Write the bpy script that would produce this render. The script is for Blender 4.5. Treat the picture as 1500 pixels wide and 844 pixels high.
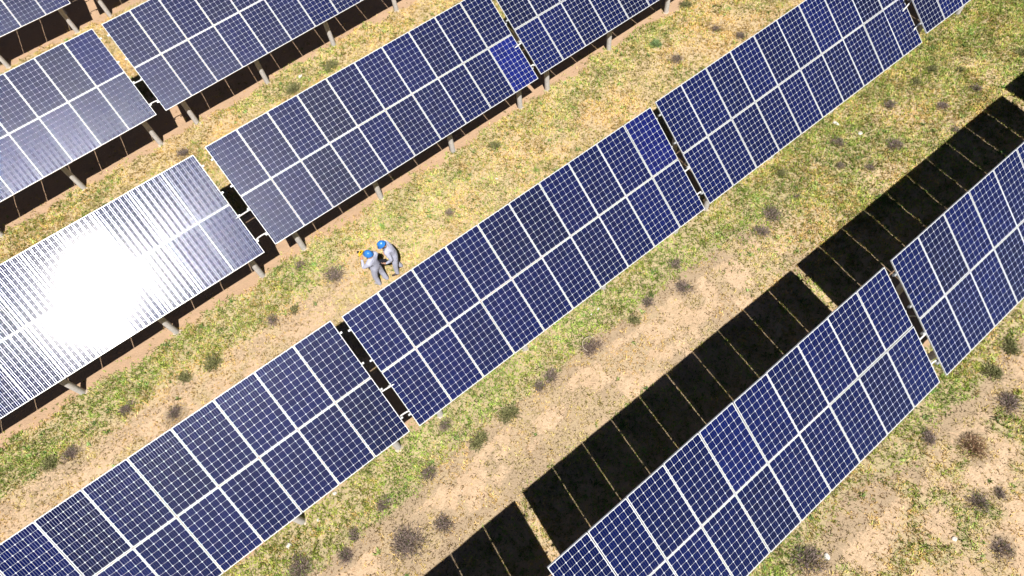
import bpy, bmesh, math, random
import numpy as np
from mathutils import Matrix, Vector
for o in list(bpy.data.objects): bpy.data.objects.remove(o)
random.seed(7); rng = np.random.default_rng(11)
scene = bpy.context.scene
COL = scene.collection
D = math.radians

# ------------------------------------------------------------------ camera
cam_d = bpy.data.cameras.new('camera'); cam = bpy.data.objects.new('camera', cam_d); COL.objects.link(cam)
R = Matrix.Rotation(-0.52984309, 3, 'Z') @ Matrix.Rotation(0.51805910, 3, 'X') @ Matrix.Rotation(-0.16715524, 3, 'Z')
cam.matrix_world = Matrix.Translation((-1.2377, -4.8905, 16.7790)) @ R.to_4x4()
cam_d.sensor_width = 36.0; cam_d.lens = 944.414 / 1500 * 36.0
cam_d.clip_start = 0.1; cam_d.clip_end = 9000
scene.camera = cam

# ------------------------------------------------------------------ light
TO_SUN = Vector((-0.21543, -0.57500, 1.0)).normalized()
elev = math.asin(TO_SUN.z)
world = bpy.data.worlds.new('World'); scene.world = world; world.use_nodes = True
wn = world.node_tree; bg = wn.nodes['Background']
sky = wn.nodes.new('ShaderNodeTexSky'); sky.sky_type = 'NISHITA'; sky.sun_disc = False
sky.sun_elevation = elev; sky.sun_rotation = math.atan2(TO_SUN.x, TO_SUN.y)
sky.air_density = 0.25; sky.dust_density = 0.0
wn.links.new(sky.outputs[0], bg.inputs[0]); bg.inputs[1].default_value = 0.05
sun_d = bpy.data.lights.new('sun', 'SUN'); sun_d.energy = 5.0; sun_d.angle = D(0.5); sun_d.color = (1.0, 0.955, 0.88)
sun = bpy.data.objects.new('sun', sun_d); COL.objects.link(sun)
sun.rotation_euler = TO_SUN.to_track_quat('Z', 'Y').to_euler(); sun.location = (0, 0, 30)
scene.view_settings.view_transform = 'Standard'; scene.view_settings.look = 'None'
scene.view_settings.exposure = 0.48; scene.view_settings.gamma = 1.0
scene.view_settings.use_curve_mapping = False

# ------------------------------------------------------------------ helpers
def link(o, parent=None):
    COL.objects.link(o)
    if parent is not None: o.parent = parent
    return o
def tag(o, label=None, cat=None, group=None, kind=None):
    if label: o['label'] = label
    if cat: o['category'] = cat
    if group: o['group'] = group
    if kind: o['kind'] = kind
    return o
def empty(name, loc, rz=0.0):
    o = bpy.data.objects.new(name, None); o.location = loc; o.rotation_euler = (0, 0, rz); o.empty_display_size = 0.3
    return link(o)
def mesh_obj(name, bm, mats, parent=None, smooth=False):
    me = bpy.data.meshes.new(name); bm.to_mesh(me); bm.free()
    for m in (mats if isinstance(mats, (list, tuple)) else [mats]): me.materials.append(m)
    if smooth:
        for p in me.polygons: p.use_smooth = True
    return link(bpy.data.objects.new(name, me), parent)
def box(bm, c, s, rot=None, bevel=0.0):
    r = bmesh.ops.create_cube(bm, size=1.0)
    M = Matrix.Translation(c) @ (rot.to_4x4() if rot is not None else Matrix.Identity(4)) @ Matrix.Diagonal((s[0], s[1], s[2], 1))
    bmesh.ops.transform(bm, matrix=M, verts=r['verts'])
    if bevel:
        es = list({e for v in r['verts'] for e in v.link_edges})
        bmesh.ops.bevel(bm, geom=es, offset=bevel, segments=2, affect='EDGES', profile=0.5)
def tube(bm, pts, r, seg=8, cap=True):
    pts = [Vector(p) for p in pts]; rs = r if isinstance(r, (list, tuple)) else [r] * len(pts)
    rings = []
    for i, p in enumerate(pts):
        t = (pts[min(i + 1, len(pts) - 1)] - pts[max(i - 1, 0)]).normalized()
        q = t.to_track_quat('Z', 'Y')
        rings.append([bm.verts.new(p + q @ Vector((rs[i] * math.cos(2 * math.pi * k / seg), rs[i] * math.sin(2 * math.pi * k / seg), 0))) for k in range(seg)])
    for a, b in zip(rings, rings[1:]):
        for k in range(seg): bm.faces.new((a[k], a[(k + 1) % seg], b[(k + 1) % seg], b[k]))
    if cap: bm.faces.new(rings[0][::-1]); bm.faces.new(rings[-1])

# value noise (numpy) for the lie of the land and the plant cover
_tab = rng.random((256, 256))
def vnoise(x, y):
    xi = np.floor(x).astype(int); yi = np.floor(y).astype(int); fx = x - xi; fy = y - yi
    fx = fx * fx * (3 - 2 * fx); fy = fy * fy * (3 - 2 * fy)
    a = _tab[xi % 256, yi % 256]; b = _tab[(xi + 1) % 256, yi % 256]; c = _tab[xi % 256, (yi + 1) % 256]; d = _tab[(xi + 1) % 256, (yi + 1) % 256]
    return (a * (1 - fx) + b * fx) * (1 - fy) + (c * (1 - fx) + d * fx) * fy
def fbm(x, y, s, o=4):
    x = np.asarray(x, float) * s; y = np.asarray(y, float) * s; v = 0; a = 0.5; n = 0
    for i in range(o):
        v = v + a * vnoise(x + 17.3 * i, y + 9.1 * i); n += a; a *= 0.5; x = x * 2.03; y = y * 2.03
    return v / n
def sm(a, b, x):
    t = np.clip((x - a) / (b - a), 0, 1); return t * t * (3 - 2 * t)
def gz(x, y):
    x = np.asarray(x, float); y = np.asarray(y, float)
    near = 1 - sm(40, 80, np.hypot(x - 5, y - 5))
    return near * ((fbm(x, y, 0.9, 3) - 0.5) * 0.09 + (fbm(x + 40, y, 4.0, 3) - 0.5) * 0.05)
def gz1(x, y): return float(gz(np.array([x]), np.array([y]))[0])

# ------------------------------------------------------------------ materials
def mat(name):
    m = bpy.data.materials.new(name); m.use_nodes = True
    return m, m.node_tree, m.node_tree.nodes['Principled BSDF']
def simple(name, col, rough=0.6, metal=0.0, var=0.12, scale=8.0, bump=0.0):
    m, t, b = mat(name); N = t.nodes; L = t.links
    tc = N.new('ShaderNodeTexCoord'); n = N.new('ShaderNodeTexNoise'); n.inputs['Scale'].default_value = scale; n.inputs['Detail'].default_value = 5
    L.new(tc.outputs['Object'], n.inputs['Vector'])
    r = N.new('ShaderNodeValToRGB')
    r.color_ramp.elements[0].position = 0.3; r.color_ramp.elements[1].position = 0.7
    r.color_ramp.elements[0].color = (*[c * (1 - var) for c in col], 1); r.color_ramp.elements[1].color = (*[min(1, c * (1 + var)) for c in col], 1)
    L.new(n.outputs['Fac'], r.inputs['Fac']); L.new(r.outputs['Color'], b.inputs['Base Color'])
    b.inputs['Roughness'].default_value = rough; b.inputs['Metallic'].default_value = metal
    if bump:
        bp = N.new('ShaderNodeBump'); bp.inputs['Strength'].default_value = bump; bp.inputs['Distance'].default_value = 0.02
        L.new(n.outputs['Fac'], bp.inputs['Height']); L.new(bp.outputs[0], b.inputs['Normal'])
    return m
M_frame = simple('anodised_frame', (0.68, 0.70, 0.72), 0.38, 0.15, 0.03, 3)
M_steel = simple('galvanised_steel', (0.50, 0.52, 0.54), 0.42, 0.45, 0.12, 12)
M_post = simple('cast_concrete_post', (0.54, 0.51, 0.49), 0.85, 0, 0.12, 14, 0.3)
M_cable = simple('pale_conduit', (0.75, 0.75, 0.74), 0.5, 0, 0.05, 6)
M_black = simple('black_plastic', (0.012, 0.012, 0.013), 0.45)
M_stone = simple('pale_stone', (0.66, 0.62, 0.57), 0.85, 0, 0.15, 20, 0.5)
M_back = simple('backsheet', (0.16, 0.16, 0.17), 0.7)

def glass_mat():
    m, t, b = mat('solar_cell_glass'); N = t.nodes; L = t.links
    def mth(op, a, c=None, d=None):
        n = N.new('ShaderNodeMath'); n.operation = op
        for i, v in enumerate((a, c, d)):
            if v is None: continue
            if isinstance(v, (int, float)): n.inputs[i].default_value = v
            else: L.new(v, n.inputs[i])
        return n.outputs[0]
    uv = N.new('ShaderNodeUVMap'); uv.uv_map = 'UVMap'; sp = N.new('ShaderNodeSeparateXYZ'); L.new(uv.outputs[0], sp.inputs[0])
    U, V = sp.outputs[0], sp.outputs[1]
    fu = mth('FRACT', U); fv = mth('FRACT', V)
    a = mth('ABSOLUTE', mth('SUBTRACT', fu, 0.5)); c = mth('ABSOLUTE', mth('SUBTRACT', fv, 0.5))
    incell = mth('MULTIPLY', mth('LESS_THAN', a, 0.484), mth('LESS_THAN', c, 0.486))
    incell = mth('MULTIPLY', incell, mth('LESS_THAN', mth('ADD', a, c), 0.875))
    ins = mth('MULTIPLY', mth('MULTIPLY', mth('GREATER_THAN', U, 0.0), mth('LESS_THAN', U, 6.0)), mth('MULTIPLY', mth('GREATER_THAN', V, 0.0), mth('LESS_THAN', V, 10.0)))
    incell = mth('MULTIPLY', incell, ins)
    bar = mth('LESS_THAN', mth('ABSOLUTE', mth('SUBTRACT', a, 0.155)), 0.011)       # two bus bars in each cell
    bar = mth('MULTIPLY', bar, ins)
    oi = N.new('ShaderNodeObjectInfo')
    wn_ = N.new('ShaderNodeTexWhiteNoise'); wn_.noise_dimensions = '3D'
    cmb = N.new('ShaderNodeCombineXYZ'); L.new(mth('FLOOR', U), cmb.inputs[0]); L.new(mth('FLOOR', V), cmb.inputs[1]); L.new(oi.outputs['Random'], cmb.inputs[2])
    L.new(cmb.outputs[0], wn_.inputs['Vector'])
    cv = mth('MULTIPLY_ADD', wn_.outputs['Value'], 0.3, 0.85)
    cc = N.new('ShaderNodeVectorMath'); cc.operation = 'SCALE'; L.new(oi.outputs['Color'], cc.inputs[0]); L.new(cv, cc.inputs['Scale'])
    def mixc(f, x, y):
        n = N.new('ShaderNodeMix'); n.data_type = 'RGBA'; L.new(f, n.inputs[0])
        for i, v in ((6, x), (7, y)):
            if isinstance(v, tuple): n.inputs[i].default_value = v
            else: L.new(v, n.inputs[i])
        return n.outputs[2]
    base = mixc(incell, (0.60, 0.63, 0.70, 1), cc.outputs[0])
    base = mixc(mth('MULTIPLY', bar, incell), base, (0.44, 0.47, 0.56, 1))
    # settled dust, thicker along the lower frame edge and in blotches
    tc = N.new('ShaderNodeTexCoord'); nz = N.new('ShaderNodeTexNoise'); nz.inputs['Scale'].default_value = 1.7; nz.inputs['Detail'].default_value = 6
    vm = N.new('ShaderNodeVectorMath'); vm.operation = 'ADD'; L.new(tc.outputs['Object'], vm.inputs[0]); cb = N.new('ShaderNodeCombineXYZ'); L.new(mth('MULTIPLY', oi.outputs['Random'], 60.0), cb.inputs[0]); L.new(cb.outputs[0], vm.inputs[1])
    L.new(vm.outputs[0], nz.inputs['Vector'])
    dust = mth('ADD', mth('MULTIPLY', mth('POWER', nz.outputs['Fac'], 2.0), 0.008), mth('MULTIPLY', mth('LESS_THAN', V, 0.22), mth('MULTIPLY', nz.outputs['Fac'], 0.10)))
    base = mixc(dust, base, (0.5, 0.42, 0.34, 1))
    L.new(base, b.inputs['Base Color'])
    bm_ = mth('MULTIPLY', bar, incell)
    L.new(mth('MULTIPLY', bm_, 0.85), b.inputs['Metallic'])
    L.new(mth('MULTIPLY_ADD', bm_, -0.28, 0.55), b.inputs['Roughness'])
    b.inputs['Coat Weight'].default_value = 1.0; b.inputs['Coat IOR'].default_value = 1.45
    L.new(mth('MULTIPLY_ADD', nz.outputs['Fac'], 0.025, 0.082), b.inputs['Coat Roughness'])
    L.new(mth('MULTIPLY', bm_, 0.5), b.inputs['Specular IOR Level'])
    return m
M_glass = glass_mat()

SHRUBS = [
    (17.49, 0.51, 0.24, 'd', 'small dark dry shrub by bare soil, just below the long upper right table'),
    (18.6, -0.71, 0.21, 'd', 'dry grey shrub on yellow grass in the upper right beside a pale soil patch'),
    (16.1, -0.68, 0.29, 'd', 'broad purplish dry shrub left of the wide black shadow in the upper right'),
    (14.97, 0.57, 0.25, 'd', 'low brownish dry shrub next to the white stone in the upper right'),
    (18.02, -1.56, 0.16, 'd', 'small dry shrub touching the upper edge of the black shadow near the top right'),
    (19.8, 0.48, 0.2, 'g', 'dark green and grey shrub in the green strip at the upper right'),
    (18.97, 0.51, 0.2, 'g', 'low olive shrub in the green strip below the far right table'),
    (20.06, -0.98, 0.21, 'd', 'low dry shrub closest to the top right gap in the black shadow'),
    (22.61, -1.03, 0.24, 'g', 'dark shrub cut by the right edge of the photo'),
    (20.47, -0.12, 0.17, 'g', 'small round green shrub alone in yellow grass near the top right'),
    (11.28, 0.13, 0.34, 'd', 'wide dark dry shrub with two lobes below the long upper right table'),
    (14.26, -0.09, 0.14, 'd', 'small grey shrub above a pale pink soil patch'),
    (14.84, -0.77, 0.16, 'd', 'sparse grey shrub between a pink soil patch and the long black shadow'),
    (12.32, -0.0, 0.12, 'd', 'tiny brown shrub right of the wide dark dry shrub'),
    (12.7, 0.93, 0.19, 'g', 'bright green low shrub close under the upper right table'),
    (10.51, -0.13, 0.24, 'd', 'thin brown twiggy shrub below the wide dark dry shrub'),
    (4.09, 0.4, 0.32, 'r', 'dry shrub ringed by a curved pale twig on the sandy strip'),
    (5.61, 0.22, 0.17, 'g', 'mixed green and grey shrub at the border of green strip and sand'),
    (7.4, 0.04, 0.25, 'd', 'dark grey twiggy shrub on sand right of the middle strip'),
    (6.28, 0.36, 0.21, 'd', 'flat brownish shrub in the middle strip left of the dark grey twiggy one'),
    (7.78, 0.74, 0.2, 'd', 'low grey shrub at the edge of the brightest green grass'),
    (2.66, 0.44, 0.23, 'd', 'small dark grey shrub left of the twig ringed shrub'),
    (2.2, 0.47, 0.21, 'd', 'dark twiggy shrub directly touching green weeds above footprints in sand'),
    (1.1, 0.4, 0.3, 'g', 'dark olive shrub at the upper end of the footprint trail'),
    (-0.4, 1.25, 0.19, 'd', 'small dark shrub just below the corner of the centre table'),
    (0.01, 0.34, 0.27, 'g', 'olive grey shrub below the centre table between grass and sand'),
    (-2.85, -0.61, 0.5, 'd', 'largest round purplish dry shrub beside the lower black shadow'),
    (-1.99, -0.82, 0.28, 'd', 'round dry shrub between the largest shrub and the black shadow edge'),
    (-1.51, 0.47, 0.23, 'd', 'purplish grey shrub in the lower middle strip above mossy soil'),
    (-2.85, 0.56, 0.2, 'd', 'small grey shrub on the grass border in the lower middle strip'),
    (-3.84, 0.45, 0.18, 'd', 'small dark shrub left of the largest round shrub'),
    (-4.25, 0.13, 0.24, 'd', 'dark patchy shrub near the bottom edge on pale sand'),
    (-5.27, 0.7, 0.35, 'd', 'wide brown shrub patch at the bottom edge left of the sand'),
    (-7.16, 7.5, 0.25, 'd', 'small grey dry shrub on sandy soil at the left above the lower left table'),
    (-6.15, 6.49, 0.24, 'd', 'grey dry shrub almost touching the upper edge of the lower left table'),
    (-8.95, 7.3, 0.28, 'd', 'purplish dry shrub at the far left'),
    (-9.57, 7.46, 0.26, 'g', 'dark green shrub at the far left beside a purplish one'),
    (-5.43, 7.33, 0.21, 'g', 'greenish grey shrub in the left sandy streak'),
    (12.46, -6.83, 0.27, 'g', 'dark green shrub nearest the lower edge of the right table'),
    (11.44, -6.93, 0.27, 'g', 'dark green and black shrub second below the right table'),
    (10.98, -7.66, 0.36, 'd', 'wide dark dry shrub on pink soil near the right edge'),
    (9.38, -7.78, 0.32, 'b', 'round reddish brown shrub with pale twigs on open pink soil'),
    (4.19, -6.99, 0.46, 'd', 'big dark dry shrub at the bottom edge beside a pale stone'),
    (8.31, -8.62, 0.26, 'd', 'round grey shrub on pink soil in the lower right'),
    (8.85, -8.8, 0.14, 'd', 'small grey shrub right beside the round grey one in the lower right'),
    (7.76, -9.52, 0.24, 'd', 'dark straggly shrub near the lower right corner'),
    (8.81, -6.94, 0.21, 'd', 'low brown shrub against the pale soil below the right table corner'),
    (3.79, 6.87, 0.2, 'd', 'small round grey shrub alone in yellow grass right of the two workers'),
    (6.63, 8.08, 0.21, 'g', 'grey green shrub in yellow grass at the upper centre'),
    (-0.25, 7.43, 0.37, 'd', 'brownish dry shrub on the ground beside the two workers'),
    (-0.93, 8.43, 0.2, 'd', 'small brown shrub farther left of the workers'),
    (-2.59, 7.27, 0.19, 'd', 'small dry shrub at the edge of sand left of the gap between tables'),
    (-1.86, 7.12, 0.17, 'g', 'small grey green shrub on sand below the workers to the left'),
    (-4.58, 7.25, 0.29, 'g', 'grey green shrub above the middle of the lower left table'),
    (14.05, 7.89, 0.2, 'l', 'round pale green bush alone in yellow grass at the top'),
    (14.04, 6.85, 0.27, 'd', 'dark dry shrub on yellow grass below the pale green bush'),
    (16.28, 6.95, 0.2, 'd', 'upper one of two small dark shrubs near the top centre right'),
    (16.59, 6.08, 0.22, 'd', 'lower one of two small dark shrubs, close above the long table'),
    (16.4, 8.68, 0.23, 'g', 'grey green shrub at the top edge of the photo'),
    (4.45, 15.62, 0.33, 'g', 'low greyish shrub between the top tables and the long upper table'),
    (2.78, 15.51, 0.32, 'g', 'low greyish shrub hugging the upper edge of the long upper table'),
    (-1.84, 15.55, 0.23, 'd', 'faint grey shrub in the bright grass near the upper left gap'),
]

# ------------------------------------------------------------------ plant cover as a function of the place
# rows of tables run along x; (y of row centre, y of the lower panel edge)
ROWS = [(25.903, 25.06, .45), (17.335, 16.52, .45), (9.72, 8.86, .45), (2.379, 1.78, .6), (-4.87, -5.45, .6), (-12.2, -12.8, .6)]
def cover(x, y):
    """green, straw, litter densities 0..1"""
    x = np.asarray(x, float); y = np.asarray(y, float)
    wy = y - .36 + (fbm(x, y, 0.35, 4) - 0.5) * 1.1
    g = np.zeros_like(x); s = np.zeros_like(x); m = np.zeros_like(x)
    n1 = fbm(x + 9, y - 5, 0.8, 5); n2 = fbm(x - 31, y + 12, 1.9, 4); n3 = fbm(x + 71, y + 2, 0.5, 4)
    def strip(lo, hi): return sm(lo - .25, lo + .25, wy) * (1 - sm(hi - .25, hi + .25, wy))
    # D to E
    east = sm(8.0, 12.5, x)
    g = np.maximum(g, strip(0.0, 1.9) * (0.70 + 0.30 * sm(.35, .6, n1)))
    g = np.maximum(g, east * strip(-2.5, 1.9) * (0.30 + 0.4 * sm(.4, .65, n1)))
    s = np.maximum(s, strip(-2.6, 1.9) * (0.10 + 0.30 * sm(.42, .62, n2) + 0.5 * east))
    m = np.maximum(m, strip(-0.45, 0.40) * (0.75 + .25 * n1)); m = np.maximum(m, strip(-2.6, -1.3) * 0.75 * sm(.42, .58, n3))
    # C to D
    west = 1 - sm(-1.0, 2.6, x)
    g = np.maximum(g, strip(7.1, 8.9) * (0.5 + 0.4 * sm(.35, .6, n1)) * (0.55 + 0.45 * west))
    g = np.maximum(g, (1 - west) * strip(3.6, 8.9) * 0.30 * sm(.35, .6, n1))
    s = np.maximum(s, strip(3.6, 8.9) * (0.22 + 0.25 * sm(.45, .6, n2) + 0.5 * (1 - west)))
    s = np.maximum(s, strip(6.9, 8.9) * 0.6)
    m = np.maximum(m, strip(6.4, 7.2) * 0.45 * west + strip(4.2, 5.9) * 0.45 * west * sm(.45, .6, n3))
    # B to C and A to B
    s = np.maximum(s, strip(11.0, 17.2) * 0.85); g = np.maximum(g, strip(11.0, 17.0) * 0.4 * sm(.4, .6, n1))
    s = np.maximum(s, strip(18.5, 25.5) * 0.8); g = np.maximum(g, strip(18.5, 25.3) * 0.2 * sm(.4, .6, n1))
    # south of E
    g = np.maximum(g, strip(-7.25, -5.3) * (0.5 + 0.5 * sm(.38, .6, n1)))
    g = np.maximum(g, (1 - sm(-7.2, -6.9, wy)) * 0.55 * sm(.58, .7, n2))
    s = np.maximum(s, (1 - sm(-5.4, -5.1, wy)) * (0.16 + 0.35 * sm(.42, .6, n2)))
    m = np.maximum(m, strip(-7.8, -6.9) * 0.6); m = np.maximum(m, (1 - sm(-7.6, -7.2, wy)) * 0.5 * sm(.5, .62, n3))
    m = np.maximum(m, (strip(-2.6, .4) + (1 - sm(-6.6, -6.2, wy)) + strip(4.2, 6.6) * west) * (.22 + .30 * sm(.42, .58, n2)))
    # dead stems lie round the shrubs
    for sx, sy, sr, kd, _l in SHRUBS:
        if kd in 'drb': m = np.maximum(m, 1.0 * np.exp(-(((x - sx) / (sr * 1.9)) ** 2 + ((y - sy) / (sr * 1.5)) ** 2)))
    # grass in the light between the far shadows
    s = np.maximum(s, strip(-4.0, -2.0) * .45); g = np.maximum(g, strip(-4.0, -2.0) * .35)
    # bare, dry ground under the tables
    for rc, lo, w_ in ROWS:
        k = sm(lo - .15, lo + .15, y + (fbm(x, y, 1.5, 3) - .5) * .7) * (1 - sm(rc + 1.3, rc + 1.9, y))
        g = g * (1 - k * .97); s = s * (1 - k * .93); m = m * (1 - k * .8)
    far = sm(30, 60, np.hypot(x - 5, y - 5)); g = g * (1 - far) + .25 * far; s = s * (1 - far) + .5 * far
    return np.clip(g, 0, 1), np.clip(s, 0, 1), np.clip(m, 0, 1)

# ------------------------------------------------------------------ ground: one sheet out to the horizon
def axis(lo, hi, step):
    core = np.arange(lo, hi + 1e-6, step); out = []; d = step; v = hi
    while v < 4000: d *= 1.35; v += d; out.append(v)
    neg = []; d = step; v = lo
    while v > -4000: d *= 1.35; v -= d; neg.append(v)
    return np.array(neg[::-1] + list(core) + out)
def build_ground():
    xs = axis(-17, 30, 0.09); ys = axis(-16, 33, 0.09); X, Y = np.meshgrid(xs, ys)
    nx, ny = len(xs), len(ys); Z = gz(X, Y)
    co = np.stack([X, Y, Z], -1).reshape(-1, 3)
    i = np.arange(nx * ny).reshape(ny, nx)
    f = np.stack([i[:-1, :-1], i[:-1, 1:], i[1:, 1:], i[1:, :-1]], -1).reshape(-1, 4)
    me = bpy.data.meshes.new('ground'); me.vertices.add(len(co)); me.vertices.foreach_set('co', co.ravel())
    me.loops.add(f.size); me.loops.foreach_set('vertex_index', f.ravel()); me.polygons.add(len(f))
    me.polygons.foreach_set('loop_start', np.arange(0, f.size, 4)); me.update(calc_edges=True)
    g, s, m = cover(X, Y)
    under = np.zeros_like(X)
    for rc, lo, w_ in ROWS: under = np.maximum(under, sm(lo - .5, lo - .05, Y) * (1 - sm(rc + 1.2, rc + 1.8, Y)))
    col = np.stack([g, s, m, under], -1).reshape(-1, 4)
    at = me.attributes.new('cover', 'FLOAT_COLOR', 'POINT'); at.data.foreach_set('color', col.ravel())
    me.polygons.foreach_set('use_smooth', np.ones(len(f), bool))
    M, t, b = mat('dry_soil'); N = t.nodes; L = t.links
    tc = N.new('ShaderNodeTexCoord'); at_ = N.new('ShaderNodeAttribute'); at_.attribute_name = 'cover'
    sep = N.new('ShaderNodeSeparateColor'); L.new(at_.outputs['Color'], sep.inputs[0])
    def noise(sc, det=6, ro=.6):
        n = N.new('ShaderNodeTexNoise'); n.inputs['Scale'].default_value = sc; n.inputs['Detail'].default_value = det; n.inputs['Roughness'].default_value = ro
        L.new(tc.outputs['Object'], n.inputs['Vector']); return n.outputs['Fac']
    def mul(a, c, op='MULTIPLY'):
        n = N.new('ShaderNodeMath'); n.operation = op
        for i_, v in enumerate((a, c)):
            if isinstance(v, (int, float)): n.inputs[i_].default_value = v
            else: L.new(v, n.inputs[i_])
        return n.outputs[0]
    def ramp(x, p0, p1, c0=(0, 0, 0, 1), c1=(1, 1, 1, 1)):
        r = N.new('ShaderNodeValToRGB'); e = r.color_ramp.elements; e[0].position = p0; e[1].position = p1; e[0].color = c0; e[1].color = c1
        L.new(x, r.inputs['Fac']); return r.outputs['Color']
    def mix(f_, a, c):
        n = N.new('ShaderNodeMix'); n.data_type = 'RGBA'
        if isinstance(f_, (int, float)): n.inputs[0].default_value = f_
        else: L.new(f_, n.inputs[0])
        for i_, v in ((6, a), (7, c)):
            if isinstance(v, tuple): n.inputs[i_].default_value = v
            else: L.new(v, n.inputs[i_])
        return n.outputs[2]
    nE = noise(8.0, 4, .65); nF = noise(1.3, 4); nA = noise(0.7, 6); nB = noise(5.0, 7, .65); nC = noise(16.0, 5, .7); nD = noise(45.0, 3, .7)
    soil = mix(ramp(nA, .35, .65), (0.56, 0.35, 0.18, 1), (0.68, 0.455, 0.265, 1))
    soil = mix(mul(ramp(nB, .50, .60), .55), soil, (0.40, 0.245, 0.10, 1))
    soil = mix(mul(mul(ramp(nE, .50, .55), ramp(nF, .36, .60)), .62), soil, (0.34, 0.225, 0.085, 1))   # crust of moss and fine litter
    soil = mix(mul(at_.outputs['Alpha'], 0.85), soil, mix(ramp(nB, .3, .7), (0.34, 0.155, 0.055, 1), (0.46, 0.235, 0.10, 1)))  # orange soil under the tables, coloured darker to deepen the shade there
    # litter / moss crust: brown ochre, edges broken by fine noise
    def msk(ch, nf, w=.10, gain=1.0):
        return ramp(mul(mul(ch, gain), mul(0.84, nf, 'SUBTRACT'), 'SUBTRACT'), 0.0, w)
    soil = mix(msk(sep.outputs[2], nC, .14, .95), soil, mix(ramp(nD, .35, .65), (0.22, 0.135, 0.055, 1), (0.38, 0.25, 0.11, 1)))
    soil = mix(mul(msk(sep.outputs[1], nC, .15, 1.0), .75), soil, mix(ramp(nD, .35, .65), (0.42, 0.31, 0.11, 1), (0.66, 0.51, 0.24, 1)))
    soil = mix(mul(msk(sep.outputs[0], nC, .15, 1.0), .7), soil, mix(ramp(nD, .35, .65), (0.27, 0.24, 0.07, 1), (0.48, 0.43, 0.15, 1)))
    soil = mix(mul(ramp(nD, .57, .66), .6), soil, (0.20, 0.125, 0.055, 1))
    soil = mix(mul(ramp(nC, .52, .62), .55), soil, (0.30, 0.20, 0.07, 1))       # small dark crumbs
    soil = mix(mul(ramp(nD, .30, .25), .35), soil, (0.66, 0.56, 0.46, 1))      # pale grit
    L.new(soil, b.inputs['Base Color']); b.inputs['Roughness'].default_value = 0.95; b.inputs['Specular IOR Level'].default_value = 0.1
    h = mul(mul(nC, .7), mul(nD, .3), 'ADD'); bp = N.new('ShaderNodeBump'); bp.inputs['Strength'].default_value = 0.9; bp.inputs['Distance'].default_value = 0.05
    L.new(h, bp.inputs['Height']); L.new(bp.outputs[0], b.inputs['Normal'])
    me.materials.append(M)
    o = link(bpy.data.objects.new('ground', me)); tag(o, 'dry pink and ochre soil of the solar field', 'ground', kind='structure')
    return o
build_ground()

# ------------------------------------------------------------------ solar tables
MW, MH, GAP = 0.99, 1.65, 0.02
def laminate_mesh():
    bm = bmesh.new(); uvl = bm.loops.layers.uv.new('UVMap'); fr = 0.011
    x0, x1, y0, y1, z = fr, MW - fr, fr, MH - fr, -0.004
    vs = [bm.verts.new(p) for p in ((x0, y0, z), (x1, y0, z), (x1, y1, z), (x0, y1, z))]
    f = bm.faces.new(vs)
    mx, my = 0.015, 0.017                                     # margin to the cell field
    cx = (MW - 2 * mx) / 6; cy = (MH - 2 * my) / 10
    for l in f.loops: l[uvl].uv = ((l.vert.co.x - mx) / cx, (l.vert.co.y - my) / cy)
    r = bmesh.ops.extrude_face_region(bm, geom=[f]); vv = [v for v in r['geom'] if isinstance(v, bmesh.types.BMVert)]
    # the extruded copy becomes the back sheet
    for v in vv: v.co.z -= 0.006
    for ff in bm.faces:
        ff.material_index = 0 if ff is f else 1
    bmesh.ops.recalc_face_normals(bm, faces=bm.faces)
    box(bm, (MW / 2, MH - .15, -0.022), (0.12, 0.10, 0.02))   # junction box under the sheet
    for ff in bm.faces[-6:] if False else []: pass
    me = bpy.data.meshes.new('solar_module'); bm.to_mesh(me); bm.free()
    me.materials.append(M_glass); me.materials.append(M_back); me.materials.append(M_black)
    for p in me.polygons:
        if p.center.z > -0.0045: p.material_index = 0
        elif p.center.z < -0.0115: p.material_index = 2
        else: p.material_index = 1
    return me
def frame_mesh():
    bm = bmesh.new(); w = 0.011; h = 0.04
    box(bm, (MW / 2, w / 2, -h / 2), (MW, w, h)); box(bm, (MW / 2, MH - w / 2, -h / 2), (MW, w, h))
    box(bm, (w / 2, MH / 2, -h / 2 - .0002), (w, MH - 2 * w, h - .0004)); box(bm, (MW - w / 2, MH / 2, -h / 2 - .0002), (w, MH - 2 * w, h - .0004))
    me = bpy.data.meshes.new('module_frame'); bm.to_mesh(me); bm.free(); me.materials.append(M_frame); return me
ME_LAM = laminate_mesh(); ME_FR = frame_mesh()
SL = 3.32; TL = 10.08
PURL = (0.115, 0.385, 0.62, 0.885)
CELL = {'n': (0.0008, 0.0042, 0.052), 'b': (0.0008, 0.0052, 0.072), 'k': (0.0008, 0.0036, 0.040)}
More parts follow.
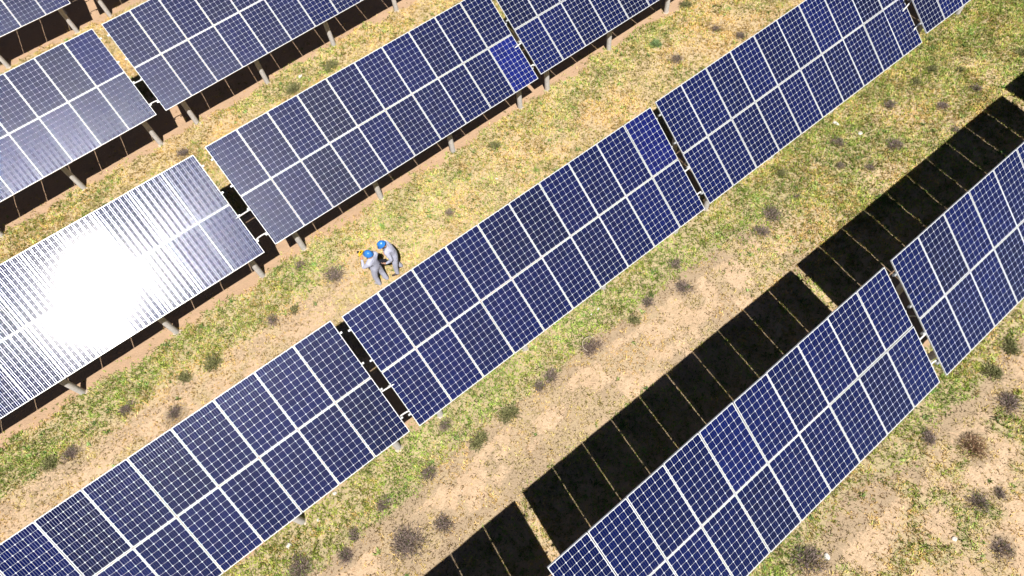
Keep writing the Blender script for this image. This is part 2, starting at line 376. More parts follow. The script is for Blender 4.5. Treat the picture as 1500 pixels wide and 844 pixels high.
def make_table(y, x0, z, tilt, xs, label, royal=()):
    """y row centre, x0 left end, z height of the middle line, tilt towards -y (deg), xs lengthwise slope"""
    r = empty('solar_panel_table', (x0 + TL / 2, y, 0)); tag(r, label, 'solar panel', 'solar panel tables in parallel rows')
    th = D(tilt)
    # plane frame: X along the row, Y up the slope, Z normal
    X = Vector((1, 0, xs)).normalized(); Yv = Vector((0, math.cos(th), math.sin(th))); Zv = X.cross(Yv).normalized(); Yv = Zv.cross(X)
    B = Matrix((X, Yv, Zv)).transposed()
    O = Vector((0, 0, z))
    def P(u, v, n=0.0): return O + X * (u - TL / 2) + Yv * v + Zv * n     # v: metres up the slope from the middle line
    T = B.to_4x4()
    for j in range(2):
        for k in range(10):
            m = bpy.data.objects.new('solar_module', ME_LAM); link(m, r)
            # each module sits very slightly out of plane
            j1 = Matrix.Rotation(D(random.gauss(0, .30)), 3, 'X') @ Matrix.Rotation(D(random.gauss(0, .30)), 3, 'Y')
            m.matrix_local = Matrix.Translation(P(k * (MW + GAP), -SL / 2 + j * (MH + GAP), random.uniform(-.0015, .0015))) @ (B @ j1).to_4x4()
            c = CELL['n']; q = random.random()
            if q > .72: c = tuple(a * (1 - .6) + b_ * .6 for a, b_ in zip(CELL['n'], CELL['b']))
            elif q < .15: c = CELL['k']
            if (k, j) in royal: c = (0.0015, 0.007, 0.125) if j == 0 else (0.0015, 0.005, 0.09)
            f_ = random.uniform(.88, 1.14); m.color = (c[0] * f_, c[1] * f_, c[2] * f_, 1)
            fr = bpy.data.objects.new('module_frame', ME_FR); link(fr, m)
    # purlins along the row
    for pv in PURL:
        v = SL * (0.5 - pv); bm = bmesh.new(); n = -0.04 - 0.035
        box(bm, P(TL / 2, v, n), (TL + 0.13, 0.045, 0.066), B)
        mesh_obj('purlin', bm, M_steel, r)
    px = [0.63 + 2.98 * k for k in range(4)]
    for k in range(4):
        bm = bmesh.new(); a = P(px[k], -SL * .46, -.155); c = P(px[k], SL * .46, -.155)
        box(bm, (a + c) / 2, (0.06, (c - a).length, 0.085), B)
        mesh_obj('rafter', bm, M_steel, r)
        for dy in (-0.80, 0.80):
            zt = z + (px[k] - TL / 2) * xs + dy * math.tan(th) - 0.215 / math.cos(th)
            gx, gy = x0 + px[k], y + dy; g = gz1(gx, gy)
            bm = bmesh.new(); rr = 0.09
            tube(bm, [(px[k] - TL / 2, dy, g - .3), (px[k] - TL / 2, dy, zt)], rr, 20)
            box(bm, (px[k] - TL / 2, dy, zt + .015), (.16, .16, .05))
            mesh_obj('post', bm, M_post, r)
            bm = bmesh.new(); seg = 18; ring = []
            n_ = 22; cv = bm.verts.new((px[k] - TL / 2, dy, g + .035))
            ring = [bm.verts.new((px[k] - TL / 2 + random.uniform(.12, .2) * math.cos(2 * math.pi * i / n_), dy - .03 + random.uniform(.1, .17) * math.sin(2 * math.pi * i / n_), g - .03)) for i in range(n_)]
            mid = [bm.verts.new(cv.co.lerp(v.co, .6) + Vector((0, 0, .016))) for v in ring]
            for i in range(n_):
                bm.faces.new((cv, mid[i], mid[(i + 1) % n_])); bm.faces.new((mid[i], ring[i], ring[(i + 1) % n_], mid[(i + 1) % n_]))
            mesh_obj('post_footing', bm, M_foot, r)
        bm = bmesh.new()
        tube(bm, [(px[k] - TL / 2 + .1, .80, .35 + gz1(x0 + px[k], y + .80)), P(px[k], -SL * .12, -.2) + Vector((.1, 0, 0))], 0.022, 8)
        mesh_obj('brace', bm, M_steel, r)
    return r, P
M_foot = simple('spilled_concrete', (0.56, 0.46, 0.38), 0.95, 0, 0.2, 9, 0.6)
TABLES = [
 ('A1', 25.903, -12.022, 2.47, 38.88, -0.0097, 'bleached solar panel table in the extreme top left corner of the photo', ()),
 ('A2', 25.903, -1.62, 2.5, 38.88, -0.0097, 'solar panel table beyond the top edge, seen only by its shadow and one post', ()),
 ('B1', 17.335, -11.842, 2.494, 37.2, 0.0027, 'pale bleached solar panel table at the left edge, second row from the top left', ()),
 ('B2', 17.335, -1.434, 2.486, 37.6, 0.0027, 'solar panel table at the top, second row, right of the strip of dry grass', ()),
 ('C1', 9.72, -11.612, 2.537, 37.5, -0.0137, 'solar panel table at the left edge with blinding white sun glare on its modules', ()),
 ('C2', 9.72, -1.149, 2.429, 37.5, -0.0137, 'long solar panel table above the two workers, one royal blue module at its end', ((9, 0),)),
 ('C3', 9.72, 9.053, 2.384, 37.5, -0.0137, 'solar panel table at the top centre, right of the royal blue module', ()),
 ('D1', 2.379, -11.311, 2.777, 39.19, -0.0226, 'solar panel table with silver striped cells in the lower left of the photo', ()),
 ('D2', 2.379, -0.974, 2.414, 39.19, -0.0226, 'solar panel table across the centre of the photo, left end below the two workers', ((9, 1),)),
 ('D3', 2.379, 9.29, 2.255, 39.19, -0.0226, 'long solar panel table right of the centre, reaching the top edge of the photo', ()),
 ('D4', 2.379, 19.326, 2.411, 39.19, -0.0226, 'solar panel table at the top right, only its nearest corner in the photo', ()),
 ('E0', -4.87, -11.088, 2.699, 39.02, -0.021, 'solar panel table below the bottom edge, seen only by its black shadow', ()),
 ('E1', -4.87, -0.745, 2.554, 39.02, -0.021, 'large near solar panel table at the lower right with a broad black shadow above it', ()),
 ('E2', -4.87, 9.588, 2.354, 39.02, -0.021, 'solar panel table at the right edge with blue glinting left side', ()),
 ('E3', -4.87, 19.95, 2.4, 39.02, -0.021, 'solar panel table beyond the right edge, seen only by its shadow at the top right', ()),
]
TP = {}
for key, y, x0, z, tl, xs, lab, roy in TABLES:
    r, P = make_table(y, x0, z, tl, xs, lab, roy)
    TP[key] = (Vector((x0 + TL / 2, y, 0)), P)

# conduits bridging the gaps between neighbouring tables
CN = {('A1', 'A2'): 'in the top left corner row', ('B1', 'B2'): 'right of the bleached second row table',
      ('C1', 'C2'): 'right of the glaring left table', ('C2', 'C3'): 'beside the royal blue module',
      ('D1', 'D2'): 'between lower left and centre table', ('D2', 'D3'): 'right of the centre table',
      ('D3', 'D4'): 'near the top right corner', ('E1', 'E2'): 'between large near and right edge table'}
for (a, b), where in CN.items():
    (Oa, Pa), (Ob, Pb) = TP[a], TP[b]
    for pv, nm, dz in ((0.625, 'straight', 0.012), (0.885, 'bowed', 0.07)):
        v = SL * (0.5 - pv); p = Oa + Pa(TL - .25, v, -.02 if dz < .05 else -.06); q = Ob + Pb(.25, v, -.02 if dz < .05 else -.06)
        p.z -= .03; q.z -= .03
        pts = [p.lerp(q, i / 10) + Vector((0, (dz if dz > .05 else 0) * 1.2 * math.sin(math.pi * i / 10), dz * .4 * math.sin(math.pi * i / 10))) for i in range(11)]
        bm = bmesh.new(); tube(bm, pts, 0.021, 8); c = sum(pts, Vector()) / 11
        bmesh.ops.translate(bm, verts=bm.verts, vec=-c)
        o = mesh_obj('cable_conduit', bm, M_cable, None, True); o.location = c
        tag(o, f'{nm} white conduit bridging the gap {where}', 'conduit', 'white conduits across the table gaps')

# ------------------------------------------------------------------ grass cover
def blades(name, xy, h, w, n, cols, label, cat='grass', lean=0.6):
    """n blades for each tuft, triangles, one object; cols (N,3) linear colour of each tuft"""
    N = len(xy); z = gz(xy[:, 0], xy[:, 1])
    base = np.repeat(np.column_stack([xy, z]), n, 0); hh = np.repeat(h, n) * rng.uniform(.5, 1.1, N * n)
    an = rng.uniform(0, 2 * np.pi, N * n); ln = rng.uniform(.15, lean, N * n) * hh; sp = np.repeat(h, n) * .35
    base[:, 0] += rng.normal(0, 1, N * n) * sp; base[:, 1] += rng.normal(0, 1, N * n) * sp
    base[:, 2] = gz(base[:, 0], base[:, 1]) - .004
    a2 = an + np.pi / 2 + rng.normal(0, .5, N * n); ww = np.repeat(w, n) * rng.uniform(.6, 1.2, N * n) / 2
    d = np.stack([np.cos(a2) * ww, np.sin(a2) * ww, 0 * ww], 1)
    mid = base + np.stack([np.cos(an) * ln * .45, np.sin(an) * ln * .45, hh * .65], 1)
    tip = base + np.stack([np.cos(an) * ln * 1.3, np.sin(an) * ln * 1.3, hh], 1)
    co = np.stack([base - d, base + d, mid + d * .8, tip, mid - d * .8], 1).reshape(-1, 3)
    me = bpy.data.meshes.new(name); me.vertices.add(len(co)); me.vertices.foreach_set('co', co.ravel().astype(np.float32))
    K = N * n; lp = (np.arange(K)[:, None] * 5 + np.array([0, 1, 2, 3, 4])).ravel()
    me.loops.add(K * 5); me.loops.foreach_set('vertex_index', lp.astype(np.int32)); me.polygons.add(K)
    me.polygons.foreach_set('loop_start', np.arange(0, K * 5, 5).astype(np.int32)); me.update(calc_edges=True)
    cl_ = .78 + .5 * sm(.35, .65, fbm(xy[:, 0] + 5, xy[:, 1], 2.6, 4)); cols = cols * cl_[:, None]; cols[:, 0] *= .92 + .2 * sm(.35, .65, fbm(xy[:, 0], xy[:, 1] + 33, .9, 3))
    c = np.repeat(cols, n, 0) * rng.uniform(.7, 1.3, (K, 1)); c = np.clip(np.column_stack([c, np.ones(K)]), 0, 1)
    at = me.attributes.new('tint', 'FLOAT_COLOR', 'POINT'); at.data.foreach_set('color', np.repeat(c, 5, 0).ravel().astype(np.float32))
    me.materials.append(M_blade)
    o = link(bpy.data.objects.new(name, me)); tag(o, label, cat, kind='stuff'); return o
M_blade, t_, b_ = mat('blade'); a_ = t_.nodes.new('ShaderNodeAttribute'); a_.attribute_name = 'tint'
t_.links.new(a_.outputs['Color'], b_.inputs['Base Color']); b_.inputs['Roughness'].default_value = .75; b_.inputs['Specular IOR Level'].default_value = .2
def sample(n, which, power=1.0):
    x = rng.uniform(-15, 27, n); y = rng.uniform(-13, 28, n)
    # keep what the view can reach, with a margin
    keep = (y < 34 - 1.05 * np.abs(x - 2) * 0) & ((x - 4) * .55 + (y - 3) * .83 < 25)
    x = x[keep]; y = y[keep]
    den = cover(x, y)[which] ** power; k = rng.random(len(x)) < den
    return np.column_stack([x[k], y[k]])
def lerp(a, b, t): return np.array(a)[None] * (1 - t[:, None]) + np.array(b)[None] * t[:, None]
p = sample(620000, 1, 1.2); q = rng.random(len(p))
blades('dry_grass', p, rng.uniform(.03, .09, len(p)), np.full(len(p), .017), 4, lerp((.36, .27, .07), (.76, .59, .24), q), 'short straw yellow grass spread between the panel rows', lean=1.1)
p = sample(560000, 0, 1.0); q = rng.random(len(p))
blades('green_grass', p, rng.uniform(.03, .10, len(p)), np.full(len(p), .018), 5, lerp((.13, .20, .03), (.44, .54, .11), q), 'green weeds and grass in strips below the panel edges', lean=1.1)
p = sample(420000, 2, 1.1); q = rng.random(len(p))
blades('plant_litter', p, rng.uniform(.015, .045, len(p)), np.full(len(p), .014), 3, lerp((.10, .065, .035), (.28, .19, .09), q), 'brown plant litter and low dead stems on the soil', 'litter', lean=2.0)
# broad leafed rosettes scattered in the grass
x = rng.uniform(-14, 26, 9000); y = rng.uniform(-12, 26, 9000); g, s, m = cover(x, y); k = rng.random(9000) < (.25 * s + .5 * g) * .55
p = np.column_stack([x[k], y[k]]); q = rng.random(len(p))
blades('leafy_weeds', p, rng.uniform(.05, .11, len(p)), np.full(len(p), .03), 16, lerp((.13, .23, .06), (.42, .54, .18), q), 'small leafy green weeds dotted through the grass', 'weeds', lean=1.4)

n_ = 26000; x = rng.uniform(-14, 27, n_); y = rng.uniform(-13, 28, n_)
rr_ = rng.uniform(.008, .03, n_) * rng.uniform(.5, 1, n_); z = gz(x, y); q = rng.random(n_)
octa = np.array([(1, 0, 0), (0, 1, 0), (-1, 0, 0), (0, -1, 0), (0, 0, .7), (0, 0, -.7)], float)
fi = np.array([(0, 1, 4), (1, 2, 4), (2, 3, 4), (3, 0, 4), (1, 0, 5), (2, 1, 5), (3, 2, 5), (0, 3, 5)])
V_ = octa[None] * rr_[:, None, None] * rng.uniform(.6, 1.3, (n_, 6, 1)); V_ += np.stack([x, y, z + rr_ * .2], 1)[:, None]
F_ = (fi[None] + (np.arange(n_) * 6)[:, None, None]).reshape(-1, 3)
me = bpy.data.meshes.new('gravel'); me.vertices.add(n_ * 6); me.vertices.foreach_set('co', V_.ravel()); me.loops.add(F_.size); me.loops.foreach_set('vertex_index', F_.ravel().astype(np.int32))
me.polygons.add(len(F_)); me.polygons.foreach_set('loop_start', np.arange(0, F_.size, 3).astype(np.int32)); me.update(calc_edges=True)
c = np.column_stack([lerp((.32, .20, .11), (.70, .58, .46), q), np.ones(n_)]); me.attributes.new('tint', 'FLOAT_COLOR', 'POINT').data.foreach_set('color', np.repeat(c, 6, 0).ravel().astype(np.float32))
me.materials.append(M_blade); tag(link(bpy.data.objects.new('gravel', me)), 'loose gravel and clods strewn over the soil', 'gravel', kind='stuff')

# ------------------------------------------------------------------ shrubs, each a thing
def shrub(x, y, r, kind, label):
    rs = random.Random(hash((x, y)) & 0xffff); z0 = gz1(x, y)
    root = empty('dry_shrub' if kind in 'drb' else 'leafy_shrub', (x, y, z0))
    grp = 'low dry shrubs between the rows' if kind in 'drb' else 'low green shrubs between the rows'
    tag(root, label, 'shrub', grp)
    bm = bmesh.new(); lay = bm.loops.layers.float_color.new('tint')
    pal = {'d': ((.12, .088, .08), (.36, .28, .25)), 'r': ((.12, .085, .075), (.34, .26, .22)), 'b': ((.14, .075, .05), (.40, .25, .15)),
           'g': ((.09, .10, .04), (.30, .29, .13)), 'l': ((.10, .17, .06), (.28, .38, .16))}[kind]
    def blade_(p, d, w, col):
        d = Vector(d); s = d.cross(Vector((rs.gauss(0, 1), rs.gauss(0, 1), rs.gauss(0, 1))))
        if s.length < 1e-5: return
        s = s.normalized() * w / 2
        f = bm.faces.new([bm.verts.new(p - s), bm.verts.new(p + s), bm.verts.new(p + d + s * .5), bm.verts.new(p + d - s * .5)])
        for l in f.loops: l[lay] = (*col, 1)
    lobes = [(0, 0, r)] + [(max(-.42, min(.42, rs.gauss(0, .42))) * r, max(-.35, min(.35, rs.gauss(0, .35))) * r, r * rs.uniform(.5, .65)) for _ in range(rs.choice([3, 4, 5]))]
    if kind in 'bl': lobes = lobes[:1]
    nt = int(560 * (r / .25) ** 1.6) + 150
    for i in range(nt):
        lx, ly, lr = rs.choice(lobes)
        a = rs.uniform(0, 2 * math.pi); e = rs.uniform(0.05, 1.35); rad = lr * (rs.uniform(.1, 1.0) ** .75 + abs(rs.gauss(0, .14)))
        h = .62 if kind in 'bl' else .30
        p = Vector((lx + math.cos(a) * math.cos(e) * rad, ly + math.sin(a) * math.cos(e) * rad, math.sin(e) * rad * h + .005))
        out = Vector((p.x - lx, p.y - ly, p.z * 1.5 + .03)).normalized()
        d = (out + Vector((rs.gauss(0, .6), rs.gauss(0, .6), rs.gauss(0, .35)))).normalized() * rs.uniform(.03, .10) * (1 if r > .2 else .8)
        t = rs.random(); col = tuple(pal[0][c] * (1 - t) + pal[1][c] * t for c in range(3))
        if kind == 'd' and rs.random() < .12: col = (.10, .13, .04)
        if kind == 'b' and rs.random() < .10: col = (.55, .42, .28)
        blade_(p, d, rs.uniform(.006, .013) * (1.9 if kind in 'gl' else 1.15), col)
    fo = mesh_obj('foliage' if kind in 'gl' else 'twigs', bm, M_blade, root)
    bm = bmesh.new()
    for i in range(7):
        a = 2 * math.pi * i / 7 + rs.uniform(-.3, .3); L_ = r * rs.uniform(.5, .9)
        tube(bm, [(0, 0, -.03), (math.cos(a) * L_ * .4, math.sin(a) * L_ * .4, L_ * .22), (math.cos(a) * L_, math.sin(a) * L_, L_ * .34)], [.012, .008, .003], 5)
    mesh_obj('stem', bm, M_stem, root)
    if kind == 'r':
        bm = bmesh.new(); tube(bm, [(math.cos(t) * .22, .05 + math.sin(t) * .2, .10 + .05 * math.sin(t)) for t in [D(20 + 15 * i) for i in range(14)]], .009, 6)
        mesh_obj('branch', bm, M_twig, root, True)
M_stem = simple('bark', (.16, .11, .08), .9); M_twig = simple('pale_twig', (.5, .42, .33), .8)

for s_ in SHRUBS: shrub(*s_)

STONES = [
 (15.79, 0.33, 0.1, 'bright white stone in the grass of the upper right beside a low brownish shrub'),
 (5.04, 1.15, 0.055, 'small white stone in green grass, right one of a pair below the centre table'),
 (4.77, 1.15, 0.045, 'small white stone in green grass, left one of a pair below the centre table'),
 (-3.7, 1.63, 0.07, 'pale stone on orange soil at the lower edge of the lower left table'),
 (-4.38, 1.34, 0.05, 'pale stone in grass below the lower left table near a post'),
 (-5.27, 1.27, 0.08, 'white stone in bright green grass by the bottom edge at left'),
 (4.63, -7.14, 0.09, 'pinkish stone beside the big dark shrub at the bottom edge'),
 (7.17, -8.73, 0.07, 'small white stone on open pink soil in the lower right'),
 (5.82, 6.94, 0.06, 'white stone in yellow grass above the centre table'),
 (3.28, 15.93, 0.11, 'pale stone in the bright grass strip between the top rows'),
 (15.59, 1.13, 0.1, 'whitish flat stone at the lower edge of the long right table'),
]
for x, y, r, lab in STONES:
    bm = bmesh.new(); bmesh.ops.create_icosphere(bm, subdivisions=3, radius=1.0)
    sx, sy, sz = random.uniform(.7, 1), random.uniform(.55, .85), random.uniform(.35, .5); an = random.uniform(0, 3)
    for v in bm.verts:
        n = 1 + .28 * (float(vnoise(np.array([v.co.x * 1.7 + x * 3 + 50]), np.array([v.co.y * 1.7 + v.co.z * 1.3 + 50]))[0]) - .5) * 2
        v.co = Vector((v.co.x * r * sx, v.co.y * r * sy, v.co.z * r * sz)) * n
    o = mesh_obj('stone', bm, M_stone); o.location = (x, y, gz1(x, y) + r * .18); o.rotation_euler = (0, 0, an)
    tag(o, lab, 'stone', 'pale stones lying on the ground')

# ------------------------------------------------------------------ the two workers
def dirs(yaw): return Matrix.Rotation(yaw, 4, 'Z')
def suit_mat():
    m, t, b = mat('grey_coverall'); N = t.nodes; L = t.links
    tc = N.new('ShaderNodeTexCoord'); n = N.new('ShaderNodeTexNoise'); n.inputs['Scale'].default_value = 9; n.inputs['Detail'].default_value = 4; n.inputs['Distortion'].default_value = 1.2
    mp = N.new('ShaderNodeMapping'); mp.inputs['Scale'].default_value = (1, 1, 2.2); L.new(tc.outputs['Object'], mp.inputs[0]); L.new(mp.outputs[0], n.inputs['Vector'])
    r = N.new('ShaderNodeValToRGB'); r.color_ramp.elements[0].color = (.40, .42, .56, 1); r.color_ramp.elements[1].color = (.53, .55, .69, 1)
    L.new(n.outputs['Fac'], r.inputs['Fac']); L.new(r.outputs[0], b.inputs['Base Color']); b.inputs['Roughness'].default_value = .85
    bp = N.new('ShaderNodeBump'); bp.inputs['Strength'].default_value = .8; bp.inputs['Distance'].default_value = .04; L.new(n.outputs['Fac'], bp.inputs['Height']); L.new(bp.outputs[0], b.inputs['Normal'])
    return m
M_suit = suit_mat(); M_skin = simple('skin', (.45, .25, .17), .6, 0, .05); M_helm = simple('hard_hat_plastic', (.035, .20, .62), .3, 0, .04)
M_yel = simple('yellow_plastic', (.80, .52, .02), .45, 0, .05); M_shoe1 = simple('pale_shoe', (.42, .40, .42), .7); M_shoe2 = simple('dark_boot', (.05, .035, .03), .6)
M_glassb = simple('dark_lens', (.02, .02, .03), .1); M_hair = simple('dark_hair', (.02, .014, .01), .6); M_lip = simple('lips', (.35, .13, .1), .5)
def hand_chain(wrist, palm_dir, side, nrm):
    """palm and five fingers: lists of (point, radius) chains starting at the palm"""
    w = Vector(wrist); d = Vector(palm_dir).normalized(); n = Vector(nrm).normalized(); s = d.cross(n).normalized() * side
    palm = w + d * .055; ch = []
    for i, (L_, off) in enumerate(((.070, -.030), (.080, -.010), (.074, .011), (.056, .030))):
        b0 = palm + d * .035 + s * -off
        p1 = b0 + d * L_ * .45 + n * L_ * .12; p2 = p1 + d * L_ * .22 + n * L_ * .25; p3 = p2 + d * L_ * .05 + n * L_ * .25
        ch.append([(b0, .0105), (p1, .0095), (p2, .0088), (p3, .008)])
    tb = w + d * .025 + s * .035
    ch.append([(tb, .013), (tb + d * .03 + s * .022 + n * .01, .0115), (tb + d * .055 + s * .024 + n * .026, .0095)])
    return palm, ch
def person(loc, yaw, J, hands, lab, shoe):
    """J: joints in the figure's own frame, +Y is the way it faces"""
    root = empty('person', loc, yaw); tag(root, lab, 'person')
    V = []; Rr = []; E = []
    def v(p, r, link_=None):
        V.append(Vector(p)); Rr.append(r if isinstance(r, tuple) else (r, r))
        if link_ is not None: E.append((link_, len(V) - 1))
        return len(V) - 1
    pel = v(J['pelvis'], (.17, .14)); wa = v(J['waist'], (.165, .13), pel); ch = v(J['chest'], (.19, .145), wa)
    up = v(J['upchest'], (.15, .12), ch); nk = v(J['neck'], .06, up); hd0 = v(J['jaw'], (.066, .075), nk); hd1 = v(J['head'], (.078, .095), hd0); v(J['crown'], (.062, .078), hd1)
    for sd, nm in ((-1, 'l'), (1, 'r')):
        sh = v(J['sh_' + nm], .085, up); el = v(J['el_' + nm], .062, sh); wr = v(J['wr_' + nm], .034, el)
        pd, nr = hands[nm]; palm, fing = hand_chain(J['wr_' + nm], pd, sd, nr); pm = v(palm, (.040, .018), wr)
        for f in fing:
            k = pm
            for p, r in f: k = v(p, r, k)
        hp = v(J['hip_' + nm], .112, pel); kn = v(J['kn_' + nm], .086, hp); an = v(J['an_' + nm], .068, kn); ft = Vector(J['an_' + nm])
        fd = Vector(J.get('foot_' + nm, (0, 1, 0))).normalized()
        hl = v(ft + Vector((0, 0, -.05)) - fd * .03, .042, an); ba = v(ft + fd * .12 + Vector((0, 0, -.065)), (.046, .030), hl); v(ft + fd * .19 + Vector((0, 0, -.070)), (.036, .022), ba)
    me = bpy.data.meshes.new('tmp'); me.from_pydata(V, E, []); ob = bpy.data.objects.new('tmp', me); COL.objects.link(ob)
    md = ob.modifiers.new('s', 'SKIN'); md.use_smooth_shade = True
    sk = me.skin_vertices[0].data if me.skin_vertices else None
    if sk is None:
        bpy.context.view_layer.objects.active = ob; sk = me.skin_vertices.new(name='').data if hasattr(me.skin_vertices, 'new') else None
    for i, r in enumerate(Rr): sk[i].radius = r; sk[i].use_root = (i == 0)
    sb = ob.modifiers.new('d', 'SUBSURF'); sb.levels = 2; sb.render_levels = 2
    dg = bpy.context.evaluated_depsgraph_get(); dg.update()
    nm_ = bpy.data.meshes.new_from_object(ob.evaluated_get(dg)); nm_.name = 'body'
    bpy.data.objects.remove(ob)
    body = link(bpy.data.objects.new('body', nm_), root)
    nm_.materials.clear()
    for m_ in (M_suit, M_skin, shoe): nm_.materials.append(m_)
    skinpts = [(Vector(J['head']), .13), (Vector(J['jaw']), .10), (Vector(J['crown']), .12)] + [(Vector(J['wr_' + s]) + Vector(hands[s][0]).normalized() * .09, .085) for s in 'lr']
    for p in nm_.polygons:
        p.use_smooth = True; c = p.center
        if min(abs(c.z), 9) < .085: p.material_index = 2
        elif any((c - q).length < r for q, r in skinpts): p.material_index = 1
        else: p.material_index = 0
    # head frame: forward = facing, up = crown direction
    hc = Vector(J['head']); upv = (Vector(J['crown']) - Vector(J['jaw'])).normalized(); fw = Vector(J['face']); fw = (fw - upv * fw.dot(upv)).normalized(); rt = fw.cross(upv).normalized()
    HB = Matrix((rt, fw, upv)).transposed()
    def H(a, b, c): return hc + HB @ Vector((a, b, c))
    bm = bmesh.new()
    for sx in (-1, 1):
        bmesh.ops.create_uvsphere(bm, u_segments=10, v_segments=8, radius=.013, matrix=Matrix.Translation(H(sx * .031, .088, .005)))
    mesh_obj('eyes', bm, M_shoe2, body, True)
    bm = bmesh.new(); tube(bm, [H(0, .09, .012), H(0, .115, -.03), H(0, .10, -.038)], [.008, .014, .008], 8); mesh_obj('nose', bm, M_skin, body, True)
    bm = bmesh.new(); tube(bm, [H(-.024, .092, -.066), H(0, .102, -.064), H(.024, .092, -.066)], [.003, .007, .003], 8); mesh_obj('mouth', bm, M_lip, body, True)
    for sx in (-1, 1):
        bm = bmesh.new(); bmesh.ops.create_uvsphere(bm, u_segments=10, v_segments=8, radius=1, matrix=Matrix.Translation(H(sx * .082, 0, -.01)) @ HB.to_4x4() @ Matrix.Diagonal((.012, .022, .033, 1))); mesh_obj('ear', bm, M_skin, body, True)
    bm = bmesh.new(); bmesh.ops.create_uvsphere(bm, u_segments=20, v_segments=12, radius=1, matrix=Matrix.Translation(H(0, -.015, .012)) @ HB.to_4x4() @ Matrix.Diagonal((.088, .100, .098, 1)))
    bmesh.ops.delete(bm, geom=[f for f in bm.faces if (HB.transposed() @ (f.calc_center_median() - hc)).y > .045 or (HB.transposed() @ (f.calc_center_median() - hc)).z < -.06], context='FACES')
    mesh_obj('hair', bm, M_hair, body, True)
    # hard hat: dome with ridges, brim longer at the front
    bm = bmesh.new(); rings = []; n = 32
    prof = [(0.0, .150), (.35, .146), (.62, .128), (.82, .100), (.95, .062), (1.0, .030)]
    for k, (rr, zz) in enumerate(prof[1:]):
        rings.append([bm.verts.new(H(math.cos(2 * math.pi * i / n) * .112 * rr, math.sin(2 * math.pi * i / n) * .128 * rr, zz + (.012 if rr < .9 and min(abs(math.cos(2 * math.pi * i / n)), abs(math.cos(2 * math.pi * i / n) - .35), abs(math.cos(2 * math.pi * i / n) + .35)) < .06 else 0))) for i in range(n)])
    top = bm.verts.new(H(0, 0, prof[0][1] + .012))
    rings.append([bm.verts.new(H(math.cos(a) * .122, math.sin(a) * (.178 if math.sin(a) > 0 else .137), .020 - .02 * max(0, math.sin(a)))) for a in [2 * math.pi * i / n for i in range(n)]])
    rings.append([bm.verts.new(H(math.cos(a) * .122, math.sin(a) * (.178 if math.sin(a) > 0 else .137), .014 - .02 * max(0, math.sin(a)))) for a in [2 * math.pi * i / n for i in range(n)]])
    rings.append([bm.verts.new(H(math.cos(a) * .105, math.sin(a) * .12, .026)) for a in [2 * math.pi * i / n for i in range(n)]])
    for i in range(n): bm.faces.new((top, rings[0][i], rings[0][(i + 1) % n]))
    for a, b in zip(rings, rings[1:]):
        for i in range(n): bm.faces.new((a[i], b[i], b[(i + 1) % n], a[(i + 1) % n]))
    bmesh.ops.recalc_face_normals(bm, faces=bm.faces)
    hat = mesh_obj('hard_hat', bm, M_helm, body, True)
    # collar, belt
    cj = Vector(J['neck']); ud = (Vector(J['jaw']) - Vector(J['upchest'])).normalized(); q = ud.to_track_quat('Z', 'Y')
    bm = bmesh.new(); n = 20
    a_ = [bm.verts.new(cj + q @ Vector((.088 * math.cos(2 * math.pi * i / n), .088 * math.sin(2 * math.pi * i / n), -.045))) for i in range(n)]
    c_ = [bm.verts.new(cj + q @ Vector((.078 * math.cos(2 * math.pi * i / n), .078 * math.sin(2 * math.pi * i / n), .02))) for i in range(n)]
    for i in range(n): bm.faces.new((a_[i], a_[(i + 1) % n], c_[(i + 1) % n], c_[i]))
    mesh_obj('collar', bm, M_suit, body, True)
    return root
def standing(lean=(0, 0), arms=None, stance=.11):
    lx, ly = lean
    J = dict(pelvis=(0, 0, .93), waist=(lx * .25, ly * .25, 1.08), chest=(lx * .6, ly * .6, 1.27), upchest=(lx * .85, ly * .85, 1.385), neck=(lx, ly + .015, 1.46),
             jaw=(lx * 1.1, ly * 1.15 + .045, 1.53), head=(lx * 1.15, ly * 1.25 + .05, 1.60), crown=(lx * 1.2, ly * 1.3 + .04, 1.68), face=(0, 1, -.5),
             sh_l=(-.19 + lx * .85, ly * .85, 1.37), sh_r=(.19 + lx * .85, ly * .85, 1.37),
             hip_l=(-.095, 0, .87), hip_r=(.095, 0, .87), kn_l=(-stance, .03, .49), kn_r=(stance, .03, .49), an_l=(-stance - .01, -.02, .10), an_r=(stance + .01, -.02, .10))
    J.update(arms or {}); return J
# worker with the yellow instrument: both arms folded up towards the face
YA = D(28)
J1 = standing((0, -.03), dict(el_l=(-.28, .15, 1.19), wr_l=(-.12, .24, 1.37), el_r=(.28, .15, 1.19), wr_r=(.12, .24, 1.37), an_l=(-.12, .04, .10), an_r=(.13, -.08, .10), kn_l=(-.12, .07, .49), kn_r=(.12, .0, .49)))
H1 = dict(l=((.35, .3, .9), (.8, .2, -.1)), r=((-.35, .3, .9), (-.8, .2, -.1)))
x1, y1 = 0.74, 6.13
person((x1, y1, gz1(x1, y1)), YA, J1, H1, 'worker in grey coveralls and blue hard hat raising a yellow instrument to the face', M_shoe1)
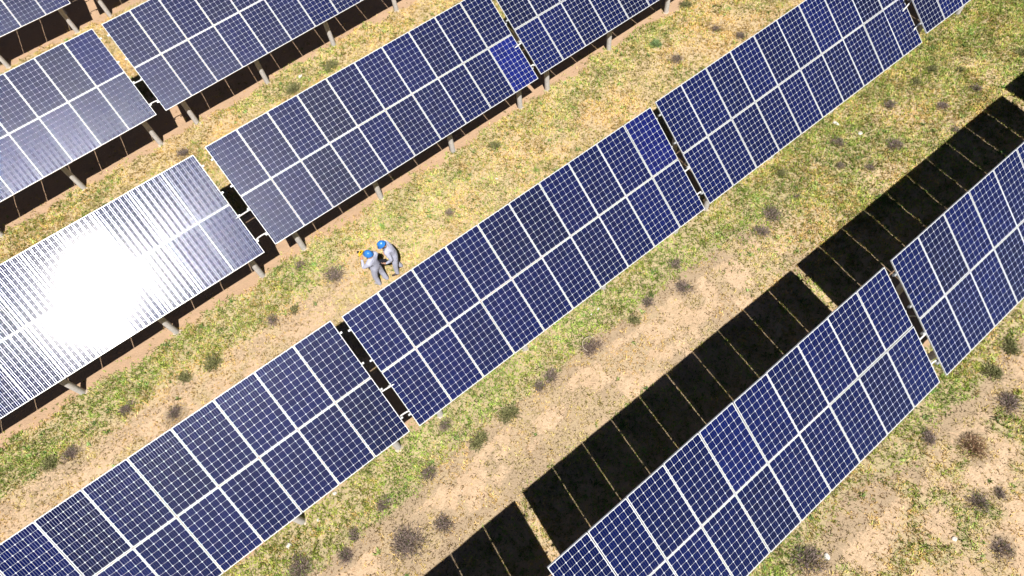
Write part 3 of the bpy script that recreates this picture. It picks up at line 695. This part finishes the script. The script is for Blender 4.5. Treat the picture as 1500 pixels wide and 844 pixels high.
# worker with the black tablet: bent forward, looking down
YB = D(68)
J2 = standing((0, .10), dict(pelvis=(0, -.06, .93), waist=(0, -.05, 1.08), chest=(0, -.01, 1.27), upchest=(0, .04, 1.37), el_l=(-.28, .02, 1.10), wr_l=(-.25, .20, .97), el_r=(.28, -.02, 1.08), wr_r=(.22, .14, .93), face=(0, 1, -.9), an_l=(-.10, .06, .10), an_r=(.12, -.10, .10),
        hip_l=(-.10, -.05, .87), hip_r=(.10, -.05, .87), crown=(0, .17, 1.645), head=(0, .13, 1.575), jaw=(0, .105, 1.505), neck=(0, .075, 1.44)))
H2 = dict(l=((.25, .95, -.15), (.9, .1, .3)), r=((-.2, .6, -.7), (-.9, .1, .1)))
x2, y2 = 1.34, 6.14
person((x2, y2, gz1(x2, y2)), YB, J2, H2, 'worker in grey coveralls and blue hard hat bending over a black tablet', M_shoe2)
# yellow instrument held in front of the face
def held(name, loc, yaw, lab, cat):
    r = empty(name, loc, yaw); tag(r, lab, cat); return r
def w2(x, y, yaw, p): return Vector((x, y, gz1(x, y))) + Matrix.Rotation(yaw, 3, 'Z') @ Vector(p)
r = held('survey_instrument', w2(x1, y1, YA, (0, .30, 1.50)), YA, 'yellow handheld instrument with black lens in front of the worker on the left', 'instrument')
bm = bmesh.new(); box(bm, (0, 0, .01), (.13, .09, .09), bevel=.015); box(bm, (-.08, 0, -.01), (.035, .06, .10), bevel=.01); box(bm, (.08, 0, -.01), (.035, .06, .10), bevel=.01); mesh_obj('housing', bm, M_yel, r)
bm = bmesh.new(); tube(bm, [(0, .05, .01), (0, .11, .01)], .035, 16); mesh_obj('lens', bm, M_glassb, r)
bm = bmesh.new(); box(bm, (0, -.005, .062), (.07, .05, .018), bevel=.004); mesh_obj('screen', bm, M_black, r)
bm = bmesh.new(); tube(bm, [(-.055, 0, .045), (-.05, 0, .09), (.05, 0, .09), (.055, 0, .045)], .011, 8); mesh_obj('handle', bm, M_yel, r, True)
r = held('tablet_computer', w2(x2, y2, YB, (-.15, .30, .955)), YB, 'flat black tablet held at waist height by the worker on the right', 'tablet')
r.rotation_euler = (D(22), 0, YB + .1)
bm = bmesh.new(); box(bm, (0, 0, 0), (.20, .27, .014), bevel=.005); mesh_obj('case', bm, M_black, r)
bm = bmesh.new(); box(bm, (0, 0, .0085), (.17, .24, .003)); mesh_obj('screen', bm, M_glassb, r)
